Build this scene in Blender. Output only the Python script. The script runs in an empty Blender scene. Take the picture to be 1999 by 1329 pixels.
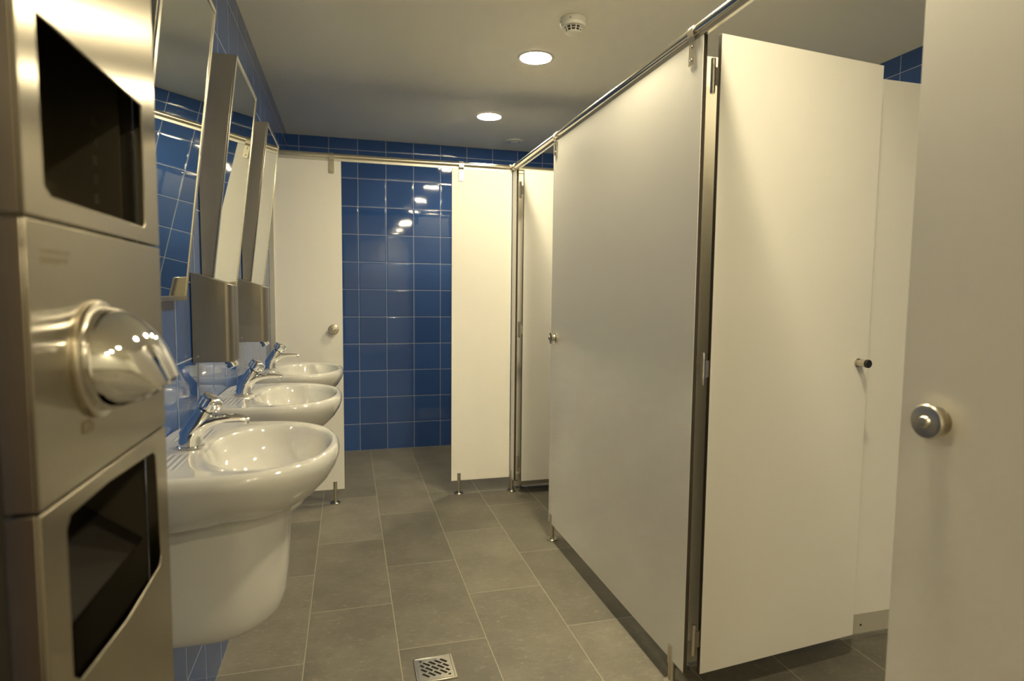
import bpy, bmesh, math, random
from mathutils import Vector, Matrix
random.seed(4)
PI = math.pi
SC = bpy.context.scene
COL = SC.collection

# ------------------------------------------------------------------ camera
CX, CZ = 0.3987, 1.1767
YAW, PIT, ROL, FPX = 0.2668, 0.0767, 0.010, 1172.8
def make_camera():
    cy, sy, cp, sp = math.cos(YAW), math.sin(YAW), math.cos(PIT), math.sin(PIT)
    F = Vector((sy*cp, cy*cp, -sp)); R0 = Vector((cy, -sy, 0)); U0 = R0.cross(F)
    c, s = math.cos(ROL), math.sin(ROL)
    R = c*R0 + s*U0; U = -s*R0 + c*U0
    cd = bpy.data.cameras.new('camera'); cam = bpy.data.objects.new('camera', cd); COL.objects.link(cam)
    m = Matrix((R, U, -F)).transposed().to_4x4(); m.translation = Vector((CX, 0, CZ)); cam.matrix_world = m
    cd.sensor_width = 36; cd.lens = 36*FPX/1999; cd.clip_start = .02
    cd.dof.use_dof = True; cd.dof.focus_distance = 2.4; cd.dof.aperture_fstop = 3.6
    SC.camera = cam
make_camera()

# ------------------------------------------------------------------ world, exposure, lamp strength
W = bpy.data.worlds.new('world'); SC.world = W; W.use_nodes = True
W.node_tree.nodes['Background'].inputs[0].default_value = (.9, .85, .7, 1)
W.node_tree.nodes['Background'].inputs[1].default_value = 0.0
SC.view_settings.view_transform = 'Standard'; SC.view_settings.look = 'None'
SC.cycles.blur_glossy = 0.0   # keeps the lamp light thrown back by the mirrors crisp
SC.view_settings.gamma = 1; SC.view_settings.use_curve_mapping = False
SC.view_settings.exposure = 5.58
LAMP_COLOUR = (1.0, .87, .58, 1); LAMP = 6.2

# ------------------------------------------------------------------ room sizes
X_RIGHT, Y_FAR, Z_CEIL, Y_BACK = 2.8407, 4.564, 2.2804, -3.2
XR, YP = 1.336, 3.431            # plane of the side row, plane of the far row
ZB, ZT, ZR = .080, 1.880, 1.907  # panel bottom, panel top, rail centre

# ------------------------------------------------------------------ helpers
def link(o, parent=None):
    COL.objects.link(o)
    if parent: o.parent = parent
    return o
def tag(o, label, cat, group=None):
    o['label'] = label; o['category'] = cat
    if group: o['group'] = group
    return o
def thing(name, label, cat, loc=(0, 0, 0), rz=0, group=None):
    o = bpy.data.objects.new(name, None); o.empty_display_size = .05
    link(o); o.location = loc; o.rotation_euler = (0, 0, rz)
    return tag(o, label, cat, group)
def obj(name, bm, mat, parent=None, bevel=0, seg=2, smooth=40, subsurf=0, label=None):
    bmesh.ops.recalc_face_normals(bm, faces=bm.faces)
    me = bpy.data.meshes.new(name); bm.to_mesh(me); bm.free()
    for p in me.polygons: p.use_smooth = True
    if smooth < 180: me.set_sharp_from_angle(angle=math.radians(smooth))
    mats = mat if isinstance(mat, (list, tuple)) else [mat]
    for m in mats: me.materials.append(m)
    o = bpy.data.objects.new(name, me); link(o, parent)
    if bevel:
        b = o.modifiers.new('bevel', 'BEVEL'); b.width = bevel; b.segments = seg
        b.limit_method = 'ANGLE'; b.angle_limit = math.radians(35); b.harden_normals = False
    if subsurf:
        s = o.modifiers.new('sub', 'SUBSURF'); s.levels = subsurf; s.render_levels = subsurf
    if label: o['label'] = label
    return o
def struct(name, bm, mat, **k):
    o = obj(name, bm, mat, **k); o['kind'] = 'structure'; return o
def box(bm, x0, x1, y0, y1, z0, z1, mi=0, only=None):
    v = [bm.verts.new(p) for p in ((x0,y0,z0),(x1,y0,z0),(x1,y1,z0),(x0,y1,z0),(x0,y0,z1),(x1,y0,z1),(x1,y1,z1),(x0,y1,z1))]
    fs = []
    for f in ((0,3,2,1),(4,5,6,7),(0,1,5,4),(1,2,6,5),(2,3,7,6),(3,0,4,7)):
        fc = bm.faces.new([v[i] for i in f]); fc.material_index = mi; fs.append(fc)
    return fs
def prism(bm, pts, axis, a, b, mi=0):
    """extrude a 2D outline along axis from a to b"""
    def P(u, v, w):
        return {'X': (w, u, v), 'Y': (u, w, v), 'Z': (u, v, w)}[axis]
    A = [bm.verts.new(P(u, v, a)) for u, v in pts]; B = [bm.verts.new(P(u, v, b)) for u, v in pts]
    n = len(pts)
    f = [bm.faces.new(A), bm.faces.new(B[::-1])]
    for i in range(n): f.append(bm.faces.new((A[i], A[(i+1) % n], B[(i+1) % n], B[i])))
    for q in f: q.material_index = mi
    return f
def tube(bm, p0, p1, r, n=24, r2=None, caps=True, mi=0):
    p0, p1 = Vector(p0), Vector(p1); r2 = r if r2 is None else r2
    d = (p1-p0).normalized(); a = d.orthogonal().normalized(); b = d.cross(a)
    A = [bm.verts.new(p0 + r*(math.cos(2*PI*i/n)*a + math.sin(2*PI*i/n)*b)) for i in range(n)]
    B = [bm.verts.new(p1 + r2*(math.cos(2*PI*i/n)*a + math.sin(2*PI*i/n)*b)) for i in range(n)]
    for i in range(n): bm.faces.new((A[i], A[(i+1) % n], B[(i+1) % n], B[i])).material_index = mi
    if caps: bm.faces.new(A[::-1]).material_index = mi; bm.faces.new(B).material_index = mi
def lathe(bm, prof, o=(0, 0, 0), axis=(0, 0, 1), n=40, mi=0):
    """prof: list of (r, h) along axis; r=0 closes"""
    o = Vector(o); d = Vector(axis).normalized(); a = d.orthogonal().normalized(); b = d.cross(a)
    rings = []
    for r, h in prof:
        if r < 1e-6: rings.append([bm.verts.new(o + h*d)])
        else: rings.append([bm.verts.new(o + h*d + r*(math.cos(2*PI*i/n)*a + math.sin(2*PI*i/n)*b)) for i in range(n)])
    for A, B in zip(rings, rings[1:]):
        for i in range(n):
            j = (i+1) % n
            if len(A) == 1 and len(B) == 1: continue
            if len(A) == 1: f = bm.faces.new((A[0], B[i], B[j]))
            elif len(B) == 1: f = bm.faces.new((A[i], A[j], B[0]))
            else: f = bm.faces.new((A[i], A[j], B[j], B[i]))
            f.material_index = mi
def loft(bm, secs, cap=True, closed=True):
    """secs: list of equally long point lists"""
    R = [[bm.verts.new(p) for p in s] for s in secs]; n = len(R[0])
    for A, B in zip(R, R[1:]):
        for i in range(n if closed else n-1):
            bm.faces.new((A[i], A[(i+1) % n], B[(i+1) % n], B[i]))
    if cap: bm.faces.new(R[0][::-1]); bm.faces.new(R[-1])
    return R
def sweep(bm, path, radii, n=24, flat=None, cap=True):
    """tube through points; radii (ra, rb) per point: ra in-plane, rb along Y (path lies in the XZ plane)"""
    secs = []
    for i, p in enumerate(path):
        p = Vector(p); a = Vector(path[max(i-1, 0)]); b = Vector(path[min(i+1, len(path)-1)])
        t = (b-a).normalized(); yv = Vector((0, 1, 0)); nn = t.cross(yv).normalized()
        ra, rb = radii[i]
        secs.append([p + ra*math.cos(2*PI*k/n)*nn + rb*math.sin(2*PI*k/n)*yv for k in range(n)])
    return loft(bm, secs, cap)
def plate_with_holes(name, outline, holes, thick, mat, parent, axis='X', at=0, bevel=0, label=None):
    """a flat plate with cut-outs; outline and holes given in (u, v)"""
    cu = bpy.data.curves.new(name, 'CURVE'); cu.dimensions = '2D'; cu.fill_mode = 'BOTH'; cu.extrude = thick/2
    for pts in [outline]+holes:
        sp = cu.splines.new('POLY'); sp.points.add(len(pts)-1); sp.use_cyclic_u = True
        for q, (u, v) in zip(sp.points, pts): q.co = (u, v, 0, 1)
    t = bpy.data.objects.new('tmp', cu); COL.objects.link(t)
    dg = bpy.context.evaluated_depsgraph_get(); dg.update()
    me = bpy.data.meshes.new_from_object(t.evaluated_get(dg))
    bpy.data.objects.remove(t); bpy.data.curves.remove(cu)
    me.name = name
    bm = bmesh.new(); bm.from_mesh(me); bpy.data.meshes.remove(me)
    bmesh.ops.remove_doubles(bm, verts=bm.verts, dist=1e-6)
    for v in bm.verts:
        u, w, z = v.co
        v.co = (at+z, u, w) if axis == 'X' else (u, w, at+z)
    return obj(name, bm, mat, parent, bevel=bevel, seg=2, smooth=30, label=label)
def copy_tree(o, parent=None):
    c = o.copy(); COL.objects.link(c); c.parent = parent
    for ch in list(o.children): copy_tree(ch, c)
    return c

# ------------------------------------------------------------------ materials
def mat(name):
    m = bpy.data.materials.new(name); m.use_nodes = True
    nt = m.node_tree; return m, nt, nt.nodes['Principled BSDF']
class N:
    """tiny expression helper for shader node maths"""
    def __init__(s, nt): s.nt = nt
    def new(s, t, **k):
        n = s.nt.nodes.new(t)
        for a, b in k.items(): setattr(n, a, b)
        return n
    def put(s, sock, v):
        if isinstance(v, (int, float)): sock.default_value = v
        elif isinstance(v, tuple): sock.default_value = v
        else: s.nt.links.new(v, sock)
    def m(s, op, a, b=None, c=None):
        n = s.new('ShaderNodeMath', operation=op); s.put(n.inputs[0], a)
        if b is not None: s.put(n.inputs[1], b)
        if c is not None: s.put(n.inputs[2], c)
        return n.outputs[0]
    def pos(s):
        g = s.new('ShaderNodeNewGeometry'); x = s.new('ShaderNodeSeparateXYZ'); s.nt.links.new(g.outputs['Position'], x.inputs[0])
        return x.outputs, g.outputs['Position']
    def vec(s, x, y, z=0.0):
        n = s.new('ShaderNodeCombineXYZ'); [s.put(n.inputs[i], v) for i, v in enumerate((x, y, z))]; return n.outputs[0]
    def noise(s, v, scale, det=3, rough=.5, out='Fac'):
        n = s.new('ShaderNodeTexNoise'); s.put(n.inputs['Vector'], v); n.inputs['Scale'].default_value = scale
        n.inputs['Detail'].default_value = det; n.inputs['Roughness'].default_value = rough; return n.outputs[out]
    def ramp(s, f, *st):
        n = s.new('ShaderNodeValToRGB'); s.put(n.inputs[0], f); e = n.color_ramp.elements
        while len(e) < len(st): e.new(.5)
        for q, (p, c) in zip(e, st): q.position = p; q.color = c if len(c) == 4 else (*c, 1)
        return n.outputs[0]
    def mix(s, f, a, b, mode='MIX'):
        n = s.new('ShaderNodeMix', data_type='RGBA', blend_type=mode); s.put(n.inputs[0], f); s.put(n.inputs[6], a); s.put(n.inputs[7], b)
        return n.outputs[2]
    def mr(s, v, a, b, c, d, t='SMOOTHSTEP'):
        n = s.new('ShaderNodeMapRange', interpolation_type=t)
        for i, q in enumerate((v, a, b, c, d)): s.put(n.inputs[i], q)
        return n.outputs[0]
    def bump(s, h, strength, dist, normal=None):
        n = s.new('ShaderNodeBump'); n.inputs['Strength'].default_value = strength; n.inputs['Distance'].default_value = dist
        s.put(n.inputs['Height'], h)
        if normal is not None: s.put(n.inputs['Normal'], normal)
        return n.outputs[0]

def tile_mat(name, axis, off):
    """glossy 20 x 20 cm blue wall tiles; axis = the horizontal coordinate of this wall"""
    m, nt, b = mat(name); e = N(nt); P, pos = e.pos()
    u = e.m('DIVIDE', e.m('SUBTRACT', P[0] if axis == 'X' else P[1], off), .2); v = e.m('DIVIDE', P[2], .2)
    cu, cv = e.m('FLOOR', u), e.m('FLOOR', v)
    fu, fv = e.m('FRACT', u), e.m('FRACT', v)
    eu = e.m('MINIMUM', fu, e.m('SUBTRACT', 1.0, fu)); ev = e.m('MINIMUM', fv, e.m('SUBTRACT', 1.0, fv))
    d = e.m('MINIMUM', eu, ev)                       # 0 at the joint, .5 in the middle (units of .2 m)
    grout = e.mr(d, .0062, .0090, 1.0, 0.0)
    wn = e.new('ShaderNodeTexWhiteNoise', noise_dimensions='2D'); e.put(wn.inputs['Vector'], e.vec(cu, cv))
    rnd = wn.outputs['Value']
    base = e.mix(rnd, (.028, .082, .265, 1), (.040, .106, .325, 1))
    base = e.mix(e.noise(pos, 14, 4), base, (.05, .12, .33, 1), 'MIX') if False else base
    col = e.mix(grout, base, (.42, .46, .56, 1))
    e.put(b.inputs['Base Color'], col)
    e.put(b.inputs['Roughness'], e.mr(grout, 0.0, 1.0, .045, .7, 'LINEAR'))
    b.inputs['IOR'].default_value = 1.52
    h = e.m('MULTIPLY', e.mr(d, .006, .05, 0.0, 1.0), 1.0)
    n1 = e.bump(h, .55, .0012)
    wav = e.noise(pos, 9, 1.0, .4)
    n2 = e.bump(wav, .10, .006, n1)
    # every tile sits at a slightly different tilt
    wc = wn.outputs['Color']; sx = e.new('ShaderNodeVectorMath', operation='SUBTRACT'); e.put(sx.inputs[0], wc); sx.inputs[1].default_value = (.5, .5, .5)
    sc = e.new('ShaderNodeVectorMath', operation='SCALE'); e.put(sc.inputs[0], sx.outputs[0]); sc.inputs['Scale'].default_value = .006
    ad = e.new('ShaderNodeVectorMath', operation='ADD'); e.put(ad.inputs[0], n2); e.put(ad.inputs[1], sc.outputs[0])
    nm = e.new('ShaderNodeVectorMath', operation='NORMALIZE'); e.put(nm.inputs[0], ad.outputs[0])
    e.put(b.inputs['Normal'], nm.outputs[0])
    return m

def floor_mat():
    m, nt, b = mat('slate_floor_tiles'); e = N(nt); P, pos = e.pos()
    u = e.m('DIVIDE', e.m('SUBTRACT', P[0], .2528), .2963); cu = e.m('FLOOR', u); fu = e.m('FRACT', u)
    odd = e.m('MODULO', e.m('ADD', cu, 20.0), 2.0)
    v = e.m('DIVIDE', e.m('SUBTRACT', P[1], e.m('ADD', 2.869-6.265, e.m('MULTIPLY', odd, .3157))), .6265)
    cv = e.m('FLOOR', v); fv = e.m('FRACT', v)
    du = e.m('MULTIPLY', e.m('MINIMUM', fu, e.m('SUBTRACT', 1.0, fu)), .2963)
    dv = e.m('MULTIPLY', e.m('MINIMUM', fv, e.m('SUBTRACT', 1.0, fv)), .6265)
    d = e.m('MINIMUM', du, dv)
    grout = e.mr(d, .0010, .0022, 1.0, 0.0)
    wn = e.new('ShaderNodeTexWhiteNoise', noise_dimensions='2D'); e.put(wn.inputs['Vector'], e.vec(cu, cv)); rnd = wn.outputs['Value']
    # each tile gets its own piece of the slate figure
    offv = e.new('ShaderNodeVectorMath', operation='SCALE'); e.put(offv.inputs[0], wn.outputs['Color']); offv.inputs['Scale'].default_value = 7
    pv = e.new('ShaderNodeVectorMath', operation='ADD'); e.put(pv.inputs[0], pos); e.put(pv.inputs[1], offv.outputs[0])
    mp = e.new('ShaderNodeMapping'); e.put(mp.inputs['Vector'], pv.outputs[0]); mp.inputs['Rotation'].default_value = (0, 0, .9); mp.inputs['Scale'].default_value = (1, 1.9, 1)
    big = e.noise(pv.outputs[0], 5, 5, .55); streak = e.noise(mp.outputs[0], 34, 8, .78); fine = e.noise(pv.outputs[0], 130, 4, .6)
    base = e.ramp(big, (.30, (.155, .140, .108)), (.70, (.225, .204, .158)))
    base = e.mix(e.mr(streak, .52, .74, 0.0, .62), base, (.40, .37, .30, 1))
    base = e.mix(e.mr(streak, .32, .47, .55, 0.0), base, (.11, .100, .078, 1))
    base = e.mix(e.mr(fine, .58, .78, 0.0, .4), base, (.40, .37, .30, 1))
    tone = e.mr(rnd, 0.0, 1.0, .85, 1.12, 'LINEAR')
    tm = e.new('ShaderNodeVectorMath', operation='SCALE'); e.put(tm.inputs[0], base); e.put(tm.inputs['Scale'], tone)
    col = e.mix(grout, tm.outputs[0], (.38, .35, .26, 1))
    e.put(b.inputs['Base Color'], col)
    e.put(b.inputs['Roughness'], e.mr(streak, .3, .75, .42, .62, 'LINEAR'))
    n1 = e.bump(e.mr(d, .0008, .003, 0.0, 1.0), .5, .0012)
    n2 = e.bump(e.m('ADD', big, e.m('MULTIPLY', streak, .5)), .35, .004, n1)
    e.put(b.inputs['Normal'], n2)
    return m

def simple(name, col, rough=.4, metal=0.0, **k):
    m, nt, b = mat(name); b.inputs['Base Color'].default_value = (*col, 1)
    b.inputs['Roughness'].default_value = rough; b.inputs['Metallic'].default_value = metal
    for a, v in k.items(): b.inputs[a].default_value = v
    return m
def laminate_mat():
    m, nt, b = mat('white_laminate'); e = N(nt); P, pos = e.pos()
    n = e.noise(pos, 3, 3, .5)
    e.put(b.inputs['Base Color'], e.mix(n, (.895, .866, .785, 1), (.915, .888, .81, 1)))
    e.put(b.inputs['Roughness'], .38)
    b.inputs['Specular IOR Level'].default_value = .4
    e.put(b.inputs['Normal'], e.bump(e.noise(pos, 420, 2), .06, .0006))
    return m
def ceiling_mat():
    m, nt, b = mat('painted_ceiling'); e = N(nt); P, pos = e.pos()
    e.put(b.inputs['Base Color'], e.mix(e.noise(pos, 1.4, 3), (.88, .845, .725, 1), (.915, .88, .76, 1)))
    e.put(b.inputs['Roughness'], .62); b.inputs['Specular IOR Level'].default_value = .25
    e.put(b.inputs['Normal'], e.bump(e.noise(pos, 60, 3), .05, .001))
    return m
def steel_mat(name, col, rough, vertical=True, aniso=.6, amt=.05, rot=0.0):
    m, nt, b = mat(name); e = N(nt); P, pos = e.pos()
    mp = e.new('ShaderNodeMapping'); e.put(mp.inputs['Vector'], pos)
    mp.inputs['Scale'].default_value = (260, 260, 3) if vertical else (3, 3, 260)
    n = e.noise(mp.outputs[0], 2.0, 3, .6); big = e.noise(pos, 2.5, 2)
    c2 = tuple(x*.86 for x in col)
    e.put(b.inputs['Base Color'], e.mix(n, (*c2, 1), (*col, 1)))
    b.inputs['Metallic'].default_value = 1
    e.put(b.inputs['Roughness'], e.m('ADD', rough-.04, e.m('MULTIPLY', big, .09)))
    b.inputs['Anisotropic'].default_value = aniso; b.inputs['Anisotropic Rotation'].default_value = rot
    tg = e.new('ShaderNodeTangent', direction_type='RADIAL', axis='Z' if vertical else 'Y'); e.put(b.inputs['Tangent'], tg.outputs[0])
    e.put(b.inputs['Normal'], e.bump(n, amt, .0004))
    return m
def porcelain_mat():
    m, nt, b = mat('white_porcelain'); e = N(nt)
    b.inputs['Base Color'].default_value = (.62, .61, .575, 1); b.inputs['Roughness'].default_value = .06
    b.inputs['Coat Weight'].default_value = .5; b.inputs['Coat Roughness'].default_value = .03
    tc = e.new('ShaderNodeTexCoord'); x = e.new('ShaderNodeSeparateXYZ'); nt.links.new(tc.outputs['Object'], x.inputs[0])
    # moulded grooves of the two soap ledges beside the tap
    w = e.m('SINE', e.m('MULTIPLY', x.outputs[0], 2*PI/.012))
    ay = e.m('ABSOLUTE', x.outputs[1])
    mk = e.m('MULTIPLY', e.mr(ay, .055, .065, 0.0, 1.0), e.mr(ay, .165, .175, 1.0, 0.0))
    mk = e.m('MULTIPLY', mk, e.m('MULTIPLY', e.mr(x.outputs[0], .022, .028, 0.0, 1.0), e.mr(x.outputs[0], .088, .094, 1.0, 0.0)))
    mk = e.m('MULTIPLY', mk, e.mr(x.outputs[2], .842, .846, 0.0, 1.0))
    e.put(b.inputs['Normal'], e.bump(e.m('MULTIPLY', w, mk), .5, .0016))
    return m
def lamp_mat():
    m = bpy.data.materials.new('lamp_diffuser'); m.use_nodes = True; nt = m.node_tree; nt.nodes.clear()
    o = nt.nodes.new('ShaderNodeOutputMaterial'); em = nt.nodes.new('ShaderNodeEmission')
    em.inputs[0].default_value = LAMP_COLOUR; em.inputs[1].default_value = LAMP
    nt.links.new(em.outputs[0], o.inputs[0]); return m

M_FAR, M_LEFT, M_RIGHT, M_BACK = (tile_mat('blue_tiles_far', 'X', .0777), tile_mat('blue_tiles_left', 'Y', 3.0),
                                  tile_mat('blue_tiles_right', 'Y', 2.264), tile_mat('blue_tiles_back', 'X', .05))
M_FLOOR, M_LAM, M_CEIL, M_PORC = floor_mat(), laminate_mat(), ceiling_mat(), porcelain_mat()
M_EDGE = simple('dark_laminate_edge', (.045, .032, .022), .45)
M_STEEL = steel_mat('brushed_steel', (.42, .385, .32), .30, True, .5, .008)
M_STEELH = steel_mat('brushed_steel_unit', (.43, .385, .30), .23, True, .8, .008)
M_FIT = simple('satin_steel', (.60, .56, .47), .28, 1.0)
M_RAIL = simple('polished_rail', (.72, .69, .60), .16, 1.0)
M_ALU = simple('aluminium_profile', (.66, .64, .57), .42, .9)
M_CHROME = simple('chrome', (.80, .80, .80), .035, 1.0)
M_MIRROR = simple('mirror_glass', (.90, .93, .87), .012, 1.0)
M_FRAME = simple('polished_frame_edge', (.70, .67, .58), .24, 1.0)
M_DARK = simple('dark_parts_and_shade', (.035, .030, .022), .5)  # dark plastic parts, and shade painted into gaps
M_PLINTH = simple('grey_profile', (.50, .47, .39), .45)
M_BLACK = simple('black_rubber', (.02, .018, .016), .5)
M_PLASTIC = simple('off_white_plastic', (.78, .76, .68), .4)
M_PAINT = simple('painted_plaster', (.80, .78, .70), .6)  # pale finish chosen for the unseen walls, to bounce light
M_WOOD = simple('dark_wood', (.10, .045, .02), .35)
M_LAMP = lamp_mat()
M_INK = simple('grey_print', (.20, .17, .11), .6)
M_HOUSE = simple('shade_dark_housing', (.055, .045, .03), .45, .3)  # housing coloured dark to stand for the shade on its side

# ------------------------------------------------------------------ the setting
T = .12
bm = bmesh.new(); box(bm, -T, X_RIGHT+T, Y_BACK-T, Y_FAR+T, -T, 0); struct('floor', bm, M_FLOOR)
bm = bmesh.new(); box(bm, -T, X_RIGHT+T, Y_BACK-T, Y_FAR+T, Z_CEIL, Z_CEIL+T); CEIL = struct('ceiling', bm, M_CEIL)
bm = bmesh.new(); box(bm, -T, 0, .10, Y_FAR, 0, Z_CEIL); struct('wall_left', bm, M_LEFT)
bm = bmesh.new(); box(bm, -T, 0, Y_BACK-T, .10, 0, Z_CEIL); struct('wall_near_left', bm, M_PAINT)
bm = bmesh.new(); box(bm, -T, X_RIGHT+T, Y_FAR, Y_FAR+T, 0, Z_CEIL); struct('wall_far', bm, M_FAR)
bm = bmesh.new(); box(bm, X_RIGHT, X_RIGHT+T, -.45, Y_FAR, 0, Z_CEIL); struct('wall_right', bm, M_RIGHT)
bm = bmesh.new(); box(bm, X_RIGHT, X_RIGHT+T, Y_BACK-T, -.45, 0, Z_CEIL); struct('wall_near_right', bm, M_PAINT)
bm = bmesh.new(); box(bm, 0, X_RIGHT, Y_BACK-T, Y_BACK, 0, Z_CEIL); struct('wall_back', bm, M_PAINT)

bm = bmesh.new(); box(bm, .0005, .036, -.52, .34, .002, 2.04); ADDED_DOOR = struct('added_door_1', bm, M_WOOD, bevel=.002)  # unseen dark door, added so the steel and chrome reflect brown
bm = bmesh.new(); lathe(bm, [(0, 0), (.024, 0), (.024, .006), (.010, .008), (.010, .035), (0, .035)], o=(.0365, -.44, 1.02), axis=(1, 0, 0), n=24); tube(bm, (.068, -.445, 1.02), (.068, -.33, 1.02), .009, 16)
obj('added_door_handle', bm, M_FIT, ADDED_DOOR)

# ------------------------------------------------------------------ ceiling lamps
def downlight(x, y, label):
    t = thing('downlight', label, 'ceiling light', (x, y, Z_CEIL), group='round downlights in the ceiling')
    b = bmesh.new(); lathe(b, [(.073, -.0005), (.073, -.005), (.080, -.006), (.086, -.003), (.087, -.0005), (.073, -.0005)], n=56)
    obj('trim_ring', b, M_PLASTIC, t, smooth=50)
    b = bmesh.new(); lathe(b, [(0, -.0095), (.020, -.0093), (.038, -.0083), (.053, -.0068), (.064, -.0048), (.0705, -.0028), (.0720, -.0012), (0, -.0012)], n=56)
    obj('diffuser', b, M_LAMP, t, label='glowing white lamp diffuser')
    return t
downlight(1.257, 2.769, 'lit round downlight nearer the smoke detector, the larger of the two')
downlight(1.260, 3.742, 'lit round downlight nearer the far blue wall, the smaller of the two')
for y in (1.80, .83, -.75, -1.75, -2.75):  # lamps behind the camera are unseen additions that fill the room
    downlight(1.258, y, 'lit round downlight above the aisle, out of the frame; those behind the camera are added for fill light')

# round ceiling vent
t = thing('ceiling_vent', 'small round off-white air valve in the ceiling above the far cubicles', 'vent', (1.571, 4.275, Z_CEIL))
b = bmesh.new(); lathe(b, [(.038, -.0005), (.040, -.010), (.052, -.013), (.065, -.008), (.068, -.0005)], n=48); obj('vent_ring', b, M_PLASTIC, t)
b = bmesh.new(); lathe(b, [(0, -.016), (.022, -.0155), (.030, -.011), (.031, -.004), (0, -.004)], n=48); obj('vent_disc', b, M_PLASTIC, t)
b = bmesh.new(); lathe(b, [(0, -.002), (.037, -.002), (.037, -.0005), (0, -.0005)], n=48); obj('vent_gap_shade', b, M_DARK, t, label='dark backing disc painted in for the shade around the valve disc')  # dark disc stands for the shade in the ring gap

# smoke detector
def smoke_detector(x, y):
    t = thing('smoke_detector', 'round off-white smoke detector on the ceiling beside the larger downlight', 'smoke detector', (x, y, Z_CEIL))
    b = bmesh.new(); lathe(b, [(0, -.0005), (.053, -.0005), (.054, -.004), (.0535, -.018), (.051, -.0205), (0, -.0205)], n=56); obj('base', b, M_PLASTIC, t)
    b = bmesh.new(); lathe(b, [(0, -.0206), (.050, -.0206), (.0505, -.027), (.047, -.0325), (.036, -.0335), (0, -.0335)], n=56); obj('collar', b, M_PLASTIC, t)
    b = bmesh.new(); lathe(b, [(0, -.034), (.031, -.034), (.026, -.050), (0, -.050)], n=40); obj('sensor_chamber', b, M_DARK, t, label='dark sensor chamber behind the cage')
    b = bmesh.new(); lathe(b, [(0, -.050), (.029, -.0505), (.030, -.053), (.026, -.056), (.012, -.0575), (0, -.058)], n=48)
    lathe(b, [(.0325, -.0425), (.0345, -.0425), (.0345, -.0437), (.0325, -.0437), (.0325, -.0425)], n=48)
    obj('cap', b, M_PLASTIC, t)
    for k in range(10):
        a = 2*PI*k/10 + .29; c, s = math.cos(a), math.sin(a); px, py = -s*.0016, c*.0016
        b = bmesh.new()
        v = [b.verts.new(p) for p in ((.037*c+px, .037*s+py, -.033), (.037*c-px, .037*s-py, -.033), (.0285*c-px, .0285*s-py, -.052), (.0285*c+px, .0285*s+py, -.052),
                                      (.033*c+px, .033*s+py, -.033), (.033*c-px, .033*s-py, -.033), (.0255*c-px, .0255*s-py, -.052), (.0255*c+px, .0255*s+py, -.052))]
        for f in ((0,1,2,3),(4,7,6,5),(0,4,5,1),(3,2,6,7),(0,3,7,4),(1,5,6,2)): b.faces.new([v[i] for i in f])
        obj('cage_rib', b, M_PLASTIC, t)
    b = bmesh.new(); lathe(b, [(0, 0), (.0022, 0), (.0022, .0015), (0, .0015)], o=(-.030, -.0435, -.0145), axis=(-.57, -.82, 0), n=16); obj('indicator_lamp', b, M_DARK, t, label='tiny dark indicator')
smoke_detector(1.285, 2.355)

# ------------------------------------------------------------------ cubicle panels
def board(bm, x0, x1, y0, y1, z0, z1, thin):
    """white laminate faces (0) with a dark compact core at the edges (1)"""
    fs = box(bm, x0, x1, y0, y1, z0, z1)
    for f in fs:
        f.normal_update(); n = f.normal
        if abs(n['xyz'.index(thin.lower())]) < .5: f.material_index = 1
HT = .0065     # half thickness
def foot(parent, x, y, along):
    t = bpy.data.objects.new('foot', None)
    b = bmesh.new()
    lathe(b, [(0, 0), (.0255, 0), (.0265, .002), (.0265, .005), (.024, .0075), (.0125, .009), (.0125, .014), (.0105, .015), (.0105, ZB-.0005), (0, ZB-.0005)], o=(x, y, .0), n=32)
    # forked upper half gripping the panel
    for s in (-1, 1):
        pts = []
        for k in range(9):
            a = -PI/2 + PI*k/8
            pts.append((HT + .0004 + .0062*math.cos(a), .0105*math.sin(a)))
        if along == 'Y': q = [(x + s*u, y + v) for u, v in pts]
        else: q = [(x + v, y + s*u) for u, v in pts]
        prism(b, q, 'Z', ZB-.012, .125)
    return obj('foot', b, M_FIT, parent, smooth=35)
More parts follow.
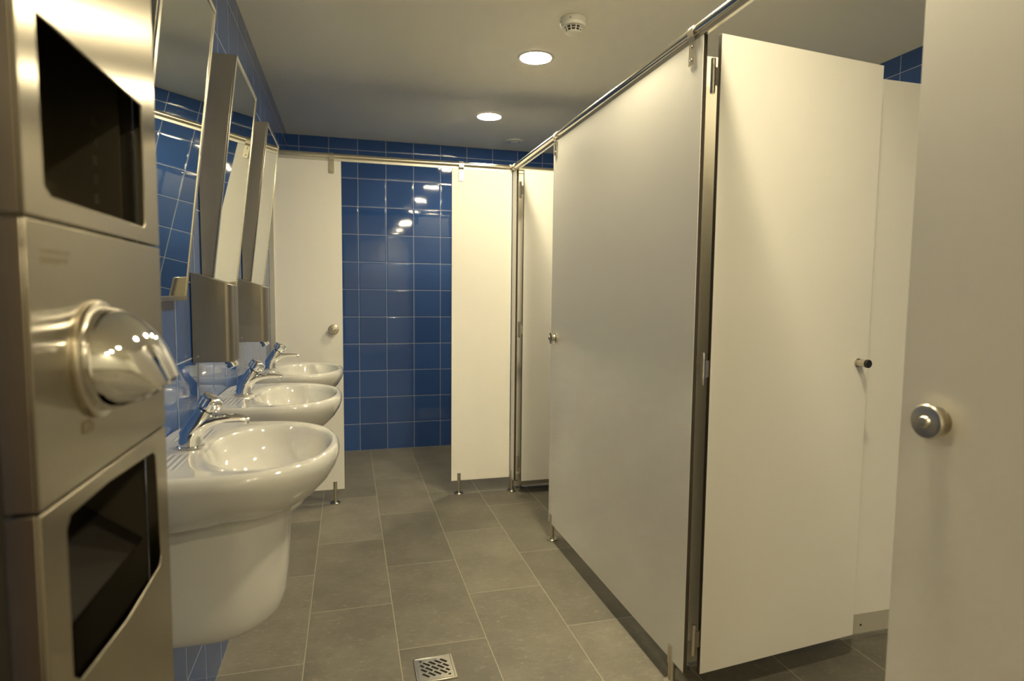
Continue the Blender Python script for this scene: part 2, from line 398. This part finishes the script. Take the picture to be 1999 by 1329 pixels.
def bracket(parent, x, y, along, sides=(-1, 1)):
    """steel strap hooked over the rail, screwed to the panel"""
    w = .013; b = bmesh.new(); th = .0022
    prof = []
    R = .0175
    for k in range(13):
        a = PI*k/12; prof.append((R*math.cos(a), ZR + R*math.sin(a)))
    outer = [(HT+.0045, 1.815)] + [(HT+.0045, 1.878), (R, 1.889)] + prof + [(-R, 1.889), (-HT-.0045, 1.878), (-HT-.0045, 1.815)]
    inner = [(u*(1 - th/max(abs(u), .004)) if abs(u) > .004 else u*.9, v - (th if v > ZR + .004 else 0)) for u, v in outer]
    inner = [(math.copysign(max(abs(u), HT+.0006), u) if v < ZR-.0145 else u, v) for u, v in inner]
    n = len(outer)
    def P(u, v, w_): return (x+u, y+w_, v) if along == 'Y' else (x+w_, y+u, v)
    A = [[b.verts.new(P(u, v, s)) for u, v in outer] for s in (-w, w)]; B = [[b.verts.new(P(u, v, s)) for u, v in inner] for s in (-w, w)]
    for i in range(n-1):
        b.faces.new((A[0][i], A[0][i+1], A[1][i+1], A[1][i])); b.faces.new((B[0][i], B[1][i], B[1][i+1], B[0][i+1]))
        b.faces.new((A[0][i], B[0][i], B[0][i+1], A[0][i+1])); b.faces.new((A[1][i], A[1][i+1], B[1][i+1], B[1][i]))
    for i in (0, n-1): b.faces.new((A[0][i], A[1][i], B[1][i], B[0][i]))
    o = obj('rail_bracket', b, M_FIT, parent, smooth=30)
    for z in (1.830, 1.866):
        for s in sides:
            c = bmesh.new(); ax = (s, 0, 0) if along == 'Y' else (0, s, 0)
            p = (x + s*(HT+.0045), y, z) if along == 'Y' else (x, y + s*(HT+.0045), z)
            lathe(c, [(0, 0), (.0042, 0), (.0038, .0014), (.0018, .0019), (.0016, .0008), (0, .0008)], o=p, axis=ax, n=16)
            obj('screw', c, M_FIT, o)
    return o
def knob(parent, p, ax):
    b = bmesh.new()
    lathe(b, [(0, 0), (.0235, 0), (.0245, .001), (.0245, .003), (.0225, .0045), (.0150, .006), (.0150, .010), (.0150, .017), (.0190, .0185), (.0272, .020), (.0285, .022),
              (.0285, .0255), (.0265, .0280), (.0190, .0295), (.0105, .0298), (.0095, .0330), (.0075, .0350), (0, .0356)], o=p, axis=ax, n=48)
    return obj('door_knob', b, M_FIT, parent, smooth=30, label='round satin steel turn knob')

# top rails ---------------------------------------------------------
def rail(name, p0, p1, label):
    t = thing(name, label, 'rail', (0, 0, 0))
    b = bmesh.new(); tube(b, p0, p1, .0145, 32); obj('rail_tube', b, M_RAIL, t)
    b = bmesh.new()
    if abs(p0[0]-p1[0]) < .01: box(b, p0[0]-.0055, p0[0]+.0055, min(p0[1], p1[1]), max(p0[1], p1[1]), ZT+.001, ZR-.0125)
    else: box(b, p0[0], p1[0], p0[1]-.0055, p0[1]+.0055, ZT+.001, ZR-.0125)
    obj('rail_channel', b, M_ALU, t)
    return t
rf = rail('top_rail', (0.0, YP, ZR), (X_RIGHT, YP, ZR), 'steel tube rail above the far cubicles, running across the room from the tiled left wall')
rs = rail('top_rail', (XR, YP-.0195, ZR), (XR, -.46, ZR), 'steel tube rail above the right-hand cubicles, running towards the camera')
b = bmesh.new(); lathe(b, [(0, 0), (.0175, 0), (.0185, .0015), (.0185, .024), (.0175, .0255), (0, .0255)], o=(XR, YP-.0197, ZR), axis=(0, -1, 0), n=32)
obj('rail_sleeve', b, M_RAIL, rs, label='polished sleeve at the corner end of the rail')
b = bmesh.new(); lathe(b, [(0, -.024), (.0175, -.024), (.0185, -.0225), (.0185, .0225), (.0175, .024), (0, .024)], o=(XR, YP, ZR), axis=(1, 0, 0), n=32)
obj('corner_joint', b, M_RAIL, rf, label='polished joint where the two rails meet')
b = bmesh.new(); lathe(b, [(0, 0), (.026, 0), (.026, .004), (.018, .006), (.018, .012), (0, .012)], o=(0, YP, ZR), axis=(1, 0, 0), n=32); obj('wall_flange', b, M_RAIL, rf)

# fixed panels ------------------------------------------------------
PG = 'fixed white cubicle front panels'
# far row, left
def panel_far(x0, x1, label, feet, brs, knobx=None, channel=False):
    c = (x0+x1)/2
    t = thing('cubicle_screen', label, 'partition screen', (c, YP, 0), group=PG)
    b = bmesh.new(); board(b, x0-c, x1-c, -HT, HT, ZB, ZT, 'Y'); obj('panel_board', b, [M_LAM, M_EDGE], t, bevel=.0008, seg=1)
    for f in feet: foot(t, f-c, 0, 'X')
    for f in brs: bracket(t, f-c, 0, 'X')
    if knobx is not None: knob(t, (knobx-c, -HT, .975), (0, -1, 0))
    if channel:
        b = bmesh.new(); prism(b, [(x0-.011-c, -.0125), (x0+.013-c, -.0125), (x0+.013-c, -HT-.0005), (x0-.0015-c, -HT-.0005), (x0-.0015-c, HT+.0005), (x0+.013-c, HT+.0005), (x0+.013-c, .0125), (x0-.011-c, .0125)], 'Z', ZB, ZT)
        obj('wall_channel', b, M_ALU, t, smooth=30, label='grey metal channel fixing the panel to the wall')
    return t
panel_far(.0115, .3713, 'fixed white panel against the tiled left wall, behind the farthest basin', [.3205], [.3215], .321, True)
panel_far(.9727, 1.326, 'fixed brightly lit white panel just left of the corner where the rails meet', [1.019], [1.0265])
def panel_side(y0, y1, label, feet, brs, knoby=None):
    c = (y0+y1)/2
    t = thing('cubicle_screen', label, 'partition screen', (XR, c, 0), group=PG)
    b = bmesh.new(); board(b, -HT, HT, y0-c, y1-c, ZB, ZT, 'X'); obj('panel_board', b, [M_LAM, M_EDGE], t, bevel=.0008, seg=1)
    for f in feet: foot(t, 0, f-c, 'Y')
    for f in brs: bracket(t, 0, f-c, 'Y')
    if knoby is not None: knob(t, (-HT, knoby-c, .977), (-1, 0, 0))
    return t
panel_side(1.480, 2.702, 'large fixed white panel in the middle, ending at the open hinged door', [1.552, 2.663], [1.533, 2.669], 2.640)
panel_side(-.45, .822, 'nearest fixed white panel filling the right edge of the picture', [.76, -.36], [.76, -.36], .752)
panel_side(3.341, 3.424, 'narrow upright white filler strip at the corner of the two rails', [3.405], [])

# dividers ----------------------------------------------------------
def divider(y, label, z0=.078, z1=ZT, x0=XR+.030):
    t = thing('cubicle_divider', label, 'partition screen', ((x0+X_RIGHT)/2, y, 0)); c = (x0+X_RIGHT)/2
    b = bmesh.new(); board(b, x0-c, X_RIGHT-c-.004, -HT, HT, z0, z1, 'Y'); obj('panel_board', b, [M_LAM, M_EDGE], t, bevel=.0008, seg=1)
    b = bmesh.new(); box(b, x0-c, X_RIGHT-c-.002, -.0085, .0085, .018, z0-.0005); box(b, x0-c, X_RIGHT-c-.002, -.0085, -HT-.0006, z0-.0006, z0+.010); box(b, x0-c, X_RIGHT-c-.002, HT+.0006, .0085, z0-.0006, z0+.010)
    o = obj('base_profile', b, M_PLINTH, t, label='grey metal profile along the bottom edge')
    for xx in (x0+.03, 2.1, 2.7):
        b = bmesh.new(); lathe(b, [(0, 0), (.004, 0), (.0035, .0012), (0, .0018)], o=(xx-c, -.0085, .048), axis=(0, -1, 0), n=14); obj('screw', b, M_BLACK, o)
    for xx in (x0+.05, 2.72):
        b = bmesh.new(); lathe(b, [(0, 0), (.02, 0), (.02, .005), (.009, .007), (.009, .019), (0, .019)], o=(xx-c, 0, 0), n=24); obj('foot', b, M_FIT, t)
    return t
divider(1.617, 'white dividing wall between cubicles, seen behind the free edge of the near open door')
divider(YP+.020, 'white dividing wall under the rail to the right of the corner joint', x0=XR+.012)

# doors -------------------------------------------------------------
def door(loc, rz, width, label, stop=True):
    t = thing('cubicle_door', label, 'door', loc, rz, group='white cubicle doors standing open')
    b = bmesh.new(); board(b, .018, .018+width, -HT, HT, ZB, ZT, 'Y'); obj('panel_board', b, [M_LAM, M_EDGE], t, bevel=.0008, seg=1)
    for z in (1.768, .974, .185):
        b = bmesh.new()
        lathe(b, [(0, -.046), (.0062, -.046), (.0068, -.044), (.0068, -.027), (.0060, -.0265), (.0060, -.0255), (.0068, -.025), (.0068, .025), (.0060, .0255), (.0060, .0265), (.0068, .027), (.0068, .044), (.0062, .046), (0, .046)], o=(-.0015, 0, z), n=24)
        box(b, -.001, .0185, -.0022, .0022, z-.024, z+.024)
        obj('hinge', b, M_FIT, t, smooth=30)
    if stop:
        b = bmesh.new(); lathe(b, [(0, 0), (.013, 0), (.0135, .001), (.0135, .004), (.011, .005), (.011, .032), (0, .032)], o=(.018+width-.045, -HT, .975), axis=(0, -1, 0), n=32)
        o = obj('door_stop', b, M_FIT, t, smooth=30, label='short steel peg with a black rubber tip')
        b = bmesh.new(); lathe(b, [(0, .0321), (.0125, .0321), (.0128, .034), (.0128, .040), (.0115, .0415), (0, .0415)], o=(.018+width-.045, -HT, .975), axis=(0, -1, 0), n=32)
        obj('rubber_tip', b, M_BLACK, o, label='black rubber tip')
    return t
door((XR+.019, 1.468, 0), math.radians(5.4), .606, 'white cubicle door swung open next to the large middle panel, with a rubber-tipped peg')
door((XR+.016, 3.332, 0), math.radians(1.0), .62, 'white cubicle door swung open at the far corner, behind the large middle panel', stop=False)

# ------------------------------------------------------------------ basins
def outline(th, k):
    """plan outline of the basin; th = 0 points into the room; k scales towards the centre"""
    c, s = math.cos(th), math.sin(th)
    cx0 = .165
    a = .212 if c > 0 else .165
    n = 2.25 if c > 0 else 6.0
    r = (abs(c/a)**n + abs(s/.25)**n)**(-1/n)
    return cx0, r*c, r*s
def make_basin():
    t = bpy.data.objects.new('washbasin', None); t.empty_display_size = .05; link(t)
    n = 120; b = bmesh.new()
    def ring(k, z, back=None, kb=None):
        pts = []
        for i in range(n):
            th = 2*PI*i/n; cx0, u, v = outline(th, k); kk = k
            if math.cos(th) < 0 and kb is not None: f = min(1, -math.cos(th)*1.6); kk = k*(1-f)+kb*f
            pts.append((cx0 + u*kk, v*(k if kb is None else (k*.5+kk*.5)), z))
        return pts
    def bowl(a, bb, z, cx=.232):
        return [(cx + a*math.cos(2*PI*i/n), bb*math.sin(2*PI*i/n), z) for i in range(n)]
    def mixr(A, B, f): return [tuple(p*(1-f)+q*f for p, q in zip(P, Q)) for P, Q in zip(A, B)]
    secs = [ring(.30, .726, kb=.9), ring(.52, .726, kb=.995), ring(.66, .737, kb=1.), ring(.79, .757, kb=1.), ring(.90, .782, kb=1.), ring(.965, .805, kb=1.),
            ring(.995, .823, kb=1.), ring(1.0, .833, kb=1.), ring(.992, .842, kb=1.), ring(.972, .8485, kb=.99), ring(.95, .850, kb=.985)]
    top = ring(.93, .8500, kb=.975); lip = bowl(.128, .196, .8475)
    secs += [top, mixr(top, lip, .35), mixr(top, lip, .7), lip,
             bowl(.1235, .191, .843), bowl(.119, .185, .832), bowl(.113, .175, .808), bowl(.103, .158, .786), bowl(.086, .130, .765), bowl(.060, .090, .751), bowl(.034, .045, .7455), bowl(.024, .026, .7440)]
    R = loft(b, secs, cap=False)
    b.faces.new(R[0][::-1]); b.faces.new(R[-1])
    obj('bowl', b, M_PORC, t, smooth=75)
    # waste ring and overflow
    b = bmesh.new(); lathe(b, [(0, .7452), (.010, .7452), (.012, .7472), (.0215, .7478), (.023, .7465), (.023, .7446)], o=(.232, 0, 0), n=32); obj('waste_outlet', b, M_CHROME, t)
    # half pedestal hung below the bowl
    b = bmesh.new(); secs = []
    def plan(d, w, z, x0=.001):
        """U-shaped plan: flat at the wall, rounded towards the room"""
        pts = [(x0, -w)]; r = min(w*.92, .105)
        cxr = d - r
        for k in range(13):
            a = -PI/2 + (PI/2)*k/12; pts.append((cxr + r*math.cos(a), -(w-r) + r*math.sin(a)))
        for k in range(13):
            a = (PI/2)*k/12; pts.append((cxr + r*math.cos(a), (w-r) + r*math.sin(a)))
        pts.append((x0, w)); return [(p[0], p[1], z) for p in pts]
    for d, w, z in ((.278, .120, .760), (.274, .120, .715), (.270, .119, .65), (.266, .118, .58), (.261, .116, .53), (.254, .113, .50), (.242, .108, .484), (.222, .101, .470), (.196, .09, .462), (.150, .07, .4595)):
        secs.append(plan(d, w, z))
    loft(b, secs); obj('half_pedestal', b, M_PORC, t, smooth=60, label='white porcelain half pedestal under the bowl')
    return t
def make_tap():
    t = bpy.data.objects.new('push_tap', None); t.empty_display_size = .05; link(t)
    b = bmesh.new(); lathe(b, [(0, 0), (.0265, 0), (.0270, .002), (.0245, .004), (0, .004)], n=40); obj('base_ring', b, M_CHROME, t)
    # body that rises from the deck and sweeps out into the flat spout
    path = [(0, 0, .0035), (.000, 0, .010), (.002, 0, .022), (.008, 0, .034), (.019, 0, .044), (.034, 0, .0515), (.052, 0, .0565), (.074, 0, .0590), (.096, 0, .0585), (.110, 0, .0560), (.116, 0, .0545)]
    rad = [(.0235, .0235), (.0233, .0233), (.0225, .0228), (.0200, .0215), (.0165, .0200), (.0128, .0185), (.0100, .0165), (.0080, .0145), (.0070, .0130), (.0062, .0115), (.0045, .0090)]
    sweep(b := bmesh.new(), path, rad, 32); obj('spout', b, M_CHROME, t, smooth=60)
    b = bmesh.new(); lathe(b, [(0, 0), (.0052, 0), (.0056, .001), (.0056, .006), (0, .006)], o=(.110, 0, .0450), n=20); obj('aerator', b, M_CHROME, t)
    # leaning upper body
    d = Vector((.52, 0, .85)).normalized(); o0 = Vector((-.003, 0, .020))
    b = bmesh.new(); lathe(b, [(0, 0), (.0215, .000), (.0220, .015), (.0205, .040), (.0188, .058), (.0175, .066), (.0150, .067), (0, .067)], o=o0, axis=d, n=40); obj('valve_body', b, M_CHROME, t, smooth=50)
    prof = [(0, .068), (.0160, .068), (.0160, .0715), (.0215, .072), (.0228, .074)]
    prof += [(.0228, .093), (.0218, .097), (.0180, .0995), (0, .1005)]
    b = bmesh.new(); lathe(b, prof, o=o0, axis=d, n=40)
    obj('push_button', b, M_CHROME, t, smooth=40)
    b = bmesh.new(); a = d.orthogonal().normalized(); c = d.cross(a)
    for k in range(14):
        an = 2*PI*k/14; q = math.cos(an)*a + math.sin(an)*c
        tube(b, o0 + q*.0224 + d*.075, o0 + q*.0224 + d*.092, .0019, 8)
    obj('grip_ribs', b, M_CHROME, t)
    return t
BY = (1.378, 2.050, 2.727)
basin = make_basin(); tap = make_tap()
BL = ['nearest white porcelain washbasin, partly behind the steel unit', 'middle one of the three white porcelain washbasins', 'farthest white porcelain washbasin, next to the white panel']
TL = ['chrome push tap on the nearest washbasin', 'chrome push tap on the middle washbasin', 'chrome push tap on the farthest washbasin']
for i, y in enumerate(BY):
    o = basin if i == 0 else copy_tree(basin); o.location = (0, y, 0); tag(o, BL[i], 'washbasin', 'washbasins along the tiled wall')
    o = tap if i == 0 else copy_tree(tap); o.location = (.076, y, .8502); tag(o, TL[i], 'tap', 'chrome taps on the washbasins')

# ------------------------------------------------------------------ tilted mirrors
def make_mirror():
    t = bpy.data.objects.new('tilted_mirror', None); t.empty_display_size = .05; link(t)
    w = .193; z0, z1, xb, xt = 1.155, 1.834, .022, .104
    b = bmesh.new(); prism(b, [(.0015, z0), (xb, z0), (xt, z1), (.0015, z1)], 'Y', -w, w)
    obj('wedge_casing', b, M_STEEL, t, bevel=.0012, smooth=30, label='brushed steel wedge behind the glass')
    # polished border
    d = Vector((xt-xb, 0, z1-z0)); Ln = d.length; d.normalize(); nrm = Vector((d.z, 0, -d.x)); o = Vector((xb, 0, z0))
    def P(s, y, h): return o + d*s + Vector((0, y, 0)) + nrm*h
    e = .0105; b = bmesh.new()
    for (s0, s1, ya, yb) in ((0, Ln, -w, -w+e), (0, Ln, w-e, w), (0, e, -w+e, w-e), (Ln-e, Ln, -w+e, w-e)):
        v = [b.verts.new(P(s, y, h)) for h in (.0002, .0042) for s, y in ((s0, ya), (s1, ya), (s1, yb), (s0, yb))]
        for f in ((0,3,2,1),(4,5,6,7),(0,1,5,4),(1,2,6,5),(2,3,7,6),(3,0,4,7)): b.faces.new([v[i] for i in f])
    obj('frame', b, M_FRAME, t, bevel=.0007, seg=1)
    b = bmesh.new(); e2 = e+.0004
    v = [b.verts.new(P(s, y, h)) for h in (.0004, .0022) for s, y in ((e2, -w+e2), (Ln-e2, -w+e2), (Ln-e2, w-e2), (e2, w-e2))]
    for f in ((0,3,2,1),(4,5,6,7),(0,1,5,4),(1,2,6,5),(2,3,7,6),(3,0,4,7)): b.faces.new([v[i] for i in f])
    obj('mirror_glass', b, M_MIRROR, t)
    return t
mirror = make_mirror()
ML = ['nearest tilted mirror in a steel frame, its top cut off by the picture', 'middle tilted steel-framed mirror, showing a brushed wedge side', 'farthest and smallest tilted steel-framed mirror']
for i, y in enumerate((1.405, 2.066, 2.752)):
    o = mirror if i == 0 else copy_tree(mirror); o.location = (0, y, 0); tag(o, ML[i], 'mirror', 'tilted mirrors above the basins')

# ------------------------------------------------------------------ soap dispensers
def make_soap():
    t = bpy.data.objects.new('soap_dispenser', None); t.empty_display_size = .05; link(t)
    pts = [(.0015, -.052), (.0015, .052)]; r = .020
    for k in range(9):
        a = PI/2*(1-k/8); pts.append((.102-r + r*math.cos(a), .052-r + r*math.sin(a)))
    for k in range(9):
        a = -PI/2*k/8; pts.append((.102-r + r*math.cos(a), -.052+r + r*math.sin(a)))
    b = bmesh.new(); prism(b, pts, 'Z', .988, 1.226)
    for v in b.verts:
        if v.co.z > 1.1: v.co.z = 1.226 - .031*v.co.x/.10      # sloping lid
    obj('casing', b, M_STEEL, t, bevel=.0015, smooth=30)
    b = bmesh.new(); d = Vector((.55, 0, -1)).normalized()
    lathe(b, [(0, 0), (.0145, 0), (.0150, .003), (.0150, .008), (.0120, .0085), (.0120, .0105), (.0150, .011), (.0150, .017), (.0150, .0215), (.0125, .0235), (0, .0235)], o=(.082, 0, .990), axis=d, n=32)
    obj('push_valve', b, M_CHROME, t, label='ribbed chrome push valve under the casing')
    b = bmesh.new(); lathe(b, [(0, 0), (.0035, 0), (.0030, .001), (0, .0015)], o=(.014, -.052, 1.004), axis=(0, -1, 0), n=14); obj('lock', b, M_FIT, t)
    return t
soap = make_soap()
SL = ['brushed steel soap dispenser on the wall between the nearest and middle mirrors', 'brushed steel soap dispenser on the wall between the middle and farthest mirrors']
for i, y in enumerate((1.795, 2.484)):
    o = soap if i == 0 else copy_tree(soap); o.location = (0, y, 0); tag(o, SL[i], 'soap dispenser', 'soap dispensers between the mirrors')

# ------------------------------------------------------------------ combined steel washroom unit at the left edge
def bez(p0, p1, p2, n=10): return [tuple((1-s)**2*a + 2*s*(1-s)*b_ + s*s*c for a, b_, c in zip(p0, p1, p2)) for s in [k/n for k in range(1, n)]]
UX, UY0, UY1, UC = .150, .572, .930, .75
t = thing('washroom_unit', 'tall brushed steel towel dispenser, hand dryer and bin unit at the left edge', 'dispenser', (0, UC, 0))
y0, y1 = UY0-UC, UY1-UC
b = bmesh.new()
box(b, .0015, UX-.026, y0+.004, y0+.010, .42, 1.76); box(b, .0015, UX-.026, y1-.010, y1-.004, .42, 1.76)
box(b, .0015, .006, y0+.010, y1-.010, .42, 1.76); box(b, .006, UX-.026, y0+.010, y1-.010, .42, .425); box(b, .006, UX-.026, y0+.010, y1-.010, 1.755, 1.76)
box(b, .006, UX-.026, y0+.010, y1-.010, 1.232, 1.238); box(b, .006, UX-.026, y0+.010, y1-.010, .986, .992)
obj('housing', b, M_HOUSE, t, label='recessed body behind the steel fronts, coloured dark for shade')
def front(name, z0, z1, hole, mat_):
    outl = [(y0, z0), (y1, z0), (y1, z1), (y0, z1)]
    plate_with_holes(name, outl, hole, .003, mat_, t, 'X', UX-.0015, bevel=.0011)
    e = .0035                               # folded returns of the sheet
    for a in (y0, y1-e):
        b = bmesh.new(); box(b, UX-.026, UX-.0031, a, a+e, z0, z1); obj('folded_edge', b, mat_, t, bevel=.001)
up = [(.606-UC, 1.4075)] + [(.640-UC, 1.4085)] + [(.874-UC, 1.409), (.874-UC, 1.263)] + [(.868-UC, 1.257), (.62-UC, 1.258), (.608-UC, 1.266)]
front('towel_front', 1.2375, 1.760, [up], M_STEELH)
front('dryer_front', .9915, 1.2345, [], M_STEELH)
lo = [(.619-UC, .8195), (.619-UC, .958), (.628-UC, .969), (.72-UC, .972), (.870-UC, .965), (.881-UC, .958), (.892-UC, .816), (.884-UC, .806), (.76-UC, .798), (.635-UC, .806)]
front('bin_front', .420, .9885, [lo], M_STEELH)
# inside the openings
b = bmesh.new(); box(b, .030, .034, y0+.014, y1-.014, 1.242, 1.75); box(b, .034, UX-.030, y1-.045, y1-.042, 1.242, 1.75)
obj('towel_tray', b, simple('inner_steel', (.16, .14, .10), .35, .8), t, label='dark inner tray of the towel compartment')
b = bmesh.new()
for k in range(6): box(b, UX-.060, UX-.055, y1-.0452, y1-.0425, 1.262+k*.024, 1.274+k*.024)
obj('tray_slots', b, M_FIT, t)
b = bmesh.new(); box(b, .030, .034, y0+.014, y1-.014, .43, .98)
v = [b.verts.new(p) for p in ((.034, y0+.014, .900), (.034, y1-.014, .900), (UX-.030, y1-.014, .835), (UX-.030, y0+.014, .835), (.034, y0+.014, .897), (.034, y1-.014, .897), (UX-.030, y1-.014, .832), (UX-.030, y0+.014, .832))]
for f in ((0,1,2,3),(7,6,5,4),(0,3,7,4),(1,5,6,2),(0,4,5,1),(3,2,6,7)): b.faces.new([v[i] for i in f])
obj('bin_flap', b, simple('inner_bin_shade', (.014, .011, .008), .8, .0, **{'Specular IOR Level': .15}), t, label='slanting flap inside the bin opening, coloured dark for shade')  # near-black colour stands for the shade inside the bin
# hand dryer nozzle
b = bmesh.new(); secs = []
S = [((.1500, 1.160), (.1500, 1.053), .053), ((.1620, 1.1605), (.1580, 1.0535), .0525), ((.1760, 1.156), (.1670, 1.055), .0505), ((.1900, 1.147), (.1750, 1.0570), .047),
     ((.2030, 1.134), (.1830, 1.0600), .0425), ((.2130, 1.118), (.1900, 1.0625), .037), ((.2200, 1.101), (.1950, 1.0650), .032), ((.2240, 1.088), (.1985, 1.0665), .028)]
n = 36
for (tx, tz), (bx_, bz), hw in S:
    c = ((tx+bx_)/2, (tz+bz)/2); hx, hz = (tx-bx_)/2, (tz-bz)/2
    secs.append([(c[0]+hx*math.cos(2*PI*k/n), .703-UC+hw*math.sin(2*PI*k/n), c[1]+hz*math.cos(2*PI*k/n)) for k in range(n)])
c = [sum(p[i] for p in secs[-1])/n for i in range(3)]
secs.append([tuple(c[i]+(p[i]-c[i])*.86 for i in range(3)) for p in secs[-1]])
secs.append([tuple(c[i]+(p[i]-c[i])*.80 - (.012 if i == 0 else -.006 if i == 2 else 0) for i in range(3)) for p in secs[-2]])
loft(b, secs, cap=True); nz = obj('dryer_nozzle', b, M_CHROME, t, smooth=60, label='curved chrome hand dryer nozzle')
b = bmesh.new(); lathe(b, [(.0535, 0), (.0595, 0), (.0600, .0015), (.0590, .0055), (.0560, .0070), (.0535, .0065), (.0535, 0)], o=(UX, .703-UC, 1.1065), axis=(1, 0, 0), n=48); obj('nozzle_collar', b, M_FIT, nz)
b = bmesh.new(); box(b, UX-.0005, UX+.0025, .664-UC, .682-UC, 1.037, 1.048); obj('sensor_tab', b, M_INK, t, bevel=.0006, label='small grey tab below the nozzle')
# faint printed mark: two rows of blurred lettering
b = bmesh.new(); rnd = random.Random(7)
yy = .5955-UC
while yy < .650-UC:
    w_ = rnd.uniform(.002, .0042); box(b, UX, UX+.0002, yy, yy+w_, 1.2075, 1.2115); yy += w_+rnd.uniform(.0006, .0012)
yy = .5945-UC
while yy < .646-UC:
    w_ = rnd.uniform(.0016, .0036); hh = .0065 if yy < .628-UC else .0045; box(b, UX, UX+.0002, yy, yy+w_, 1.2050-hh, 1.2050); yy += w_+rnd.uniform(.0008, .0016)
obj('printed_mark', b, M_INK, t, label='small faded grey print in two lines')

# ------------------------------------------------------------------ floor drain
DX0, DX1, DY0, DY1 = .5885, .7125, 1.739, 1.863
dc = ((DX0+DX1)/2, (DY0+DY1)/2)
t = thing('floor_drain', 'square steel floor drain with a woven slot grate set in the slate tiles', 'drain', (dc[0], dc[1], 0))
h = .062
plate_with_holes('drain_frame', [(-h, -h), (h, -h), (h, h), (-h, h)], [[(-h+.007, -h+.007), (h-.007, -h+.007), (h-.007, h-.007), (-h+.007, h-.007)]], .0045, M_FIT, t, 'Z', .0024, bevel=.0008)
holes = []; g = .0465; sl, sw = .0265, .0084
for r_ in range(-5, 6):
    for c_ in range(-3, 4):
        u0 = c_*.0335 + (r_ % 3)*.0112; v0 = r_*.0150
        a_, b_ = u0-sl/2, u0+sl/2
        # centre line runs along (1, -1); trim each slot to the grate field
        def P(u, v): return ((u+v)*math.sqrt(.5), (v-u)*math.sqrt(.5))
        while a_ < b_ and max(abs(q) for q in P(a_, v0-sw/2)+P(a_, v0+sw/2)) > g: a_ += .0005
        while b_ > a_ and max(abs(q) for q in P(b_, v0-sw/2)+P(b_, v0+sw/2)) > g: b_ -= .0005
        if b_-a_ > .006: holes.append([P(a_, v0-sw/2), P(b_, v0-sw/2), P(b_, v0+sw/2), P(a_, v0+sw/2)])
plate_with_holes('grate', [(-h+.0075, -h+.0075), (h-.0075, -h+.0075), (h-.0075, h-.0075), (-h+.0075, h-.0075)], holes, .0030, M_FIT, t, 'Z', .0030)
b = bmesh.new(); box(b, -h+.0075, h-.0075, -h+.0075, h-.0075, .0002, .0008); obj('drain_shade_sheet', b, M_DARK, t, label='dark sheet painted in for the shade under the grate')  # thin dark sheet in place of the shade inside the drain
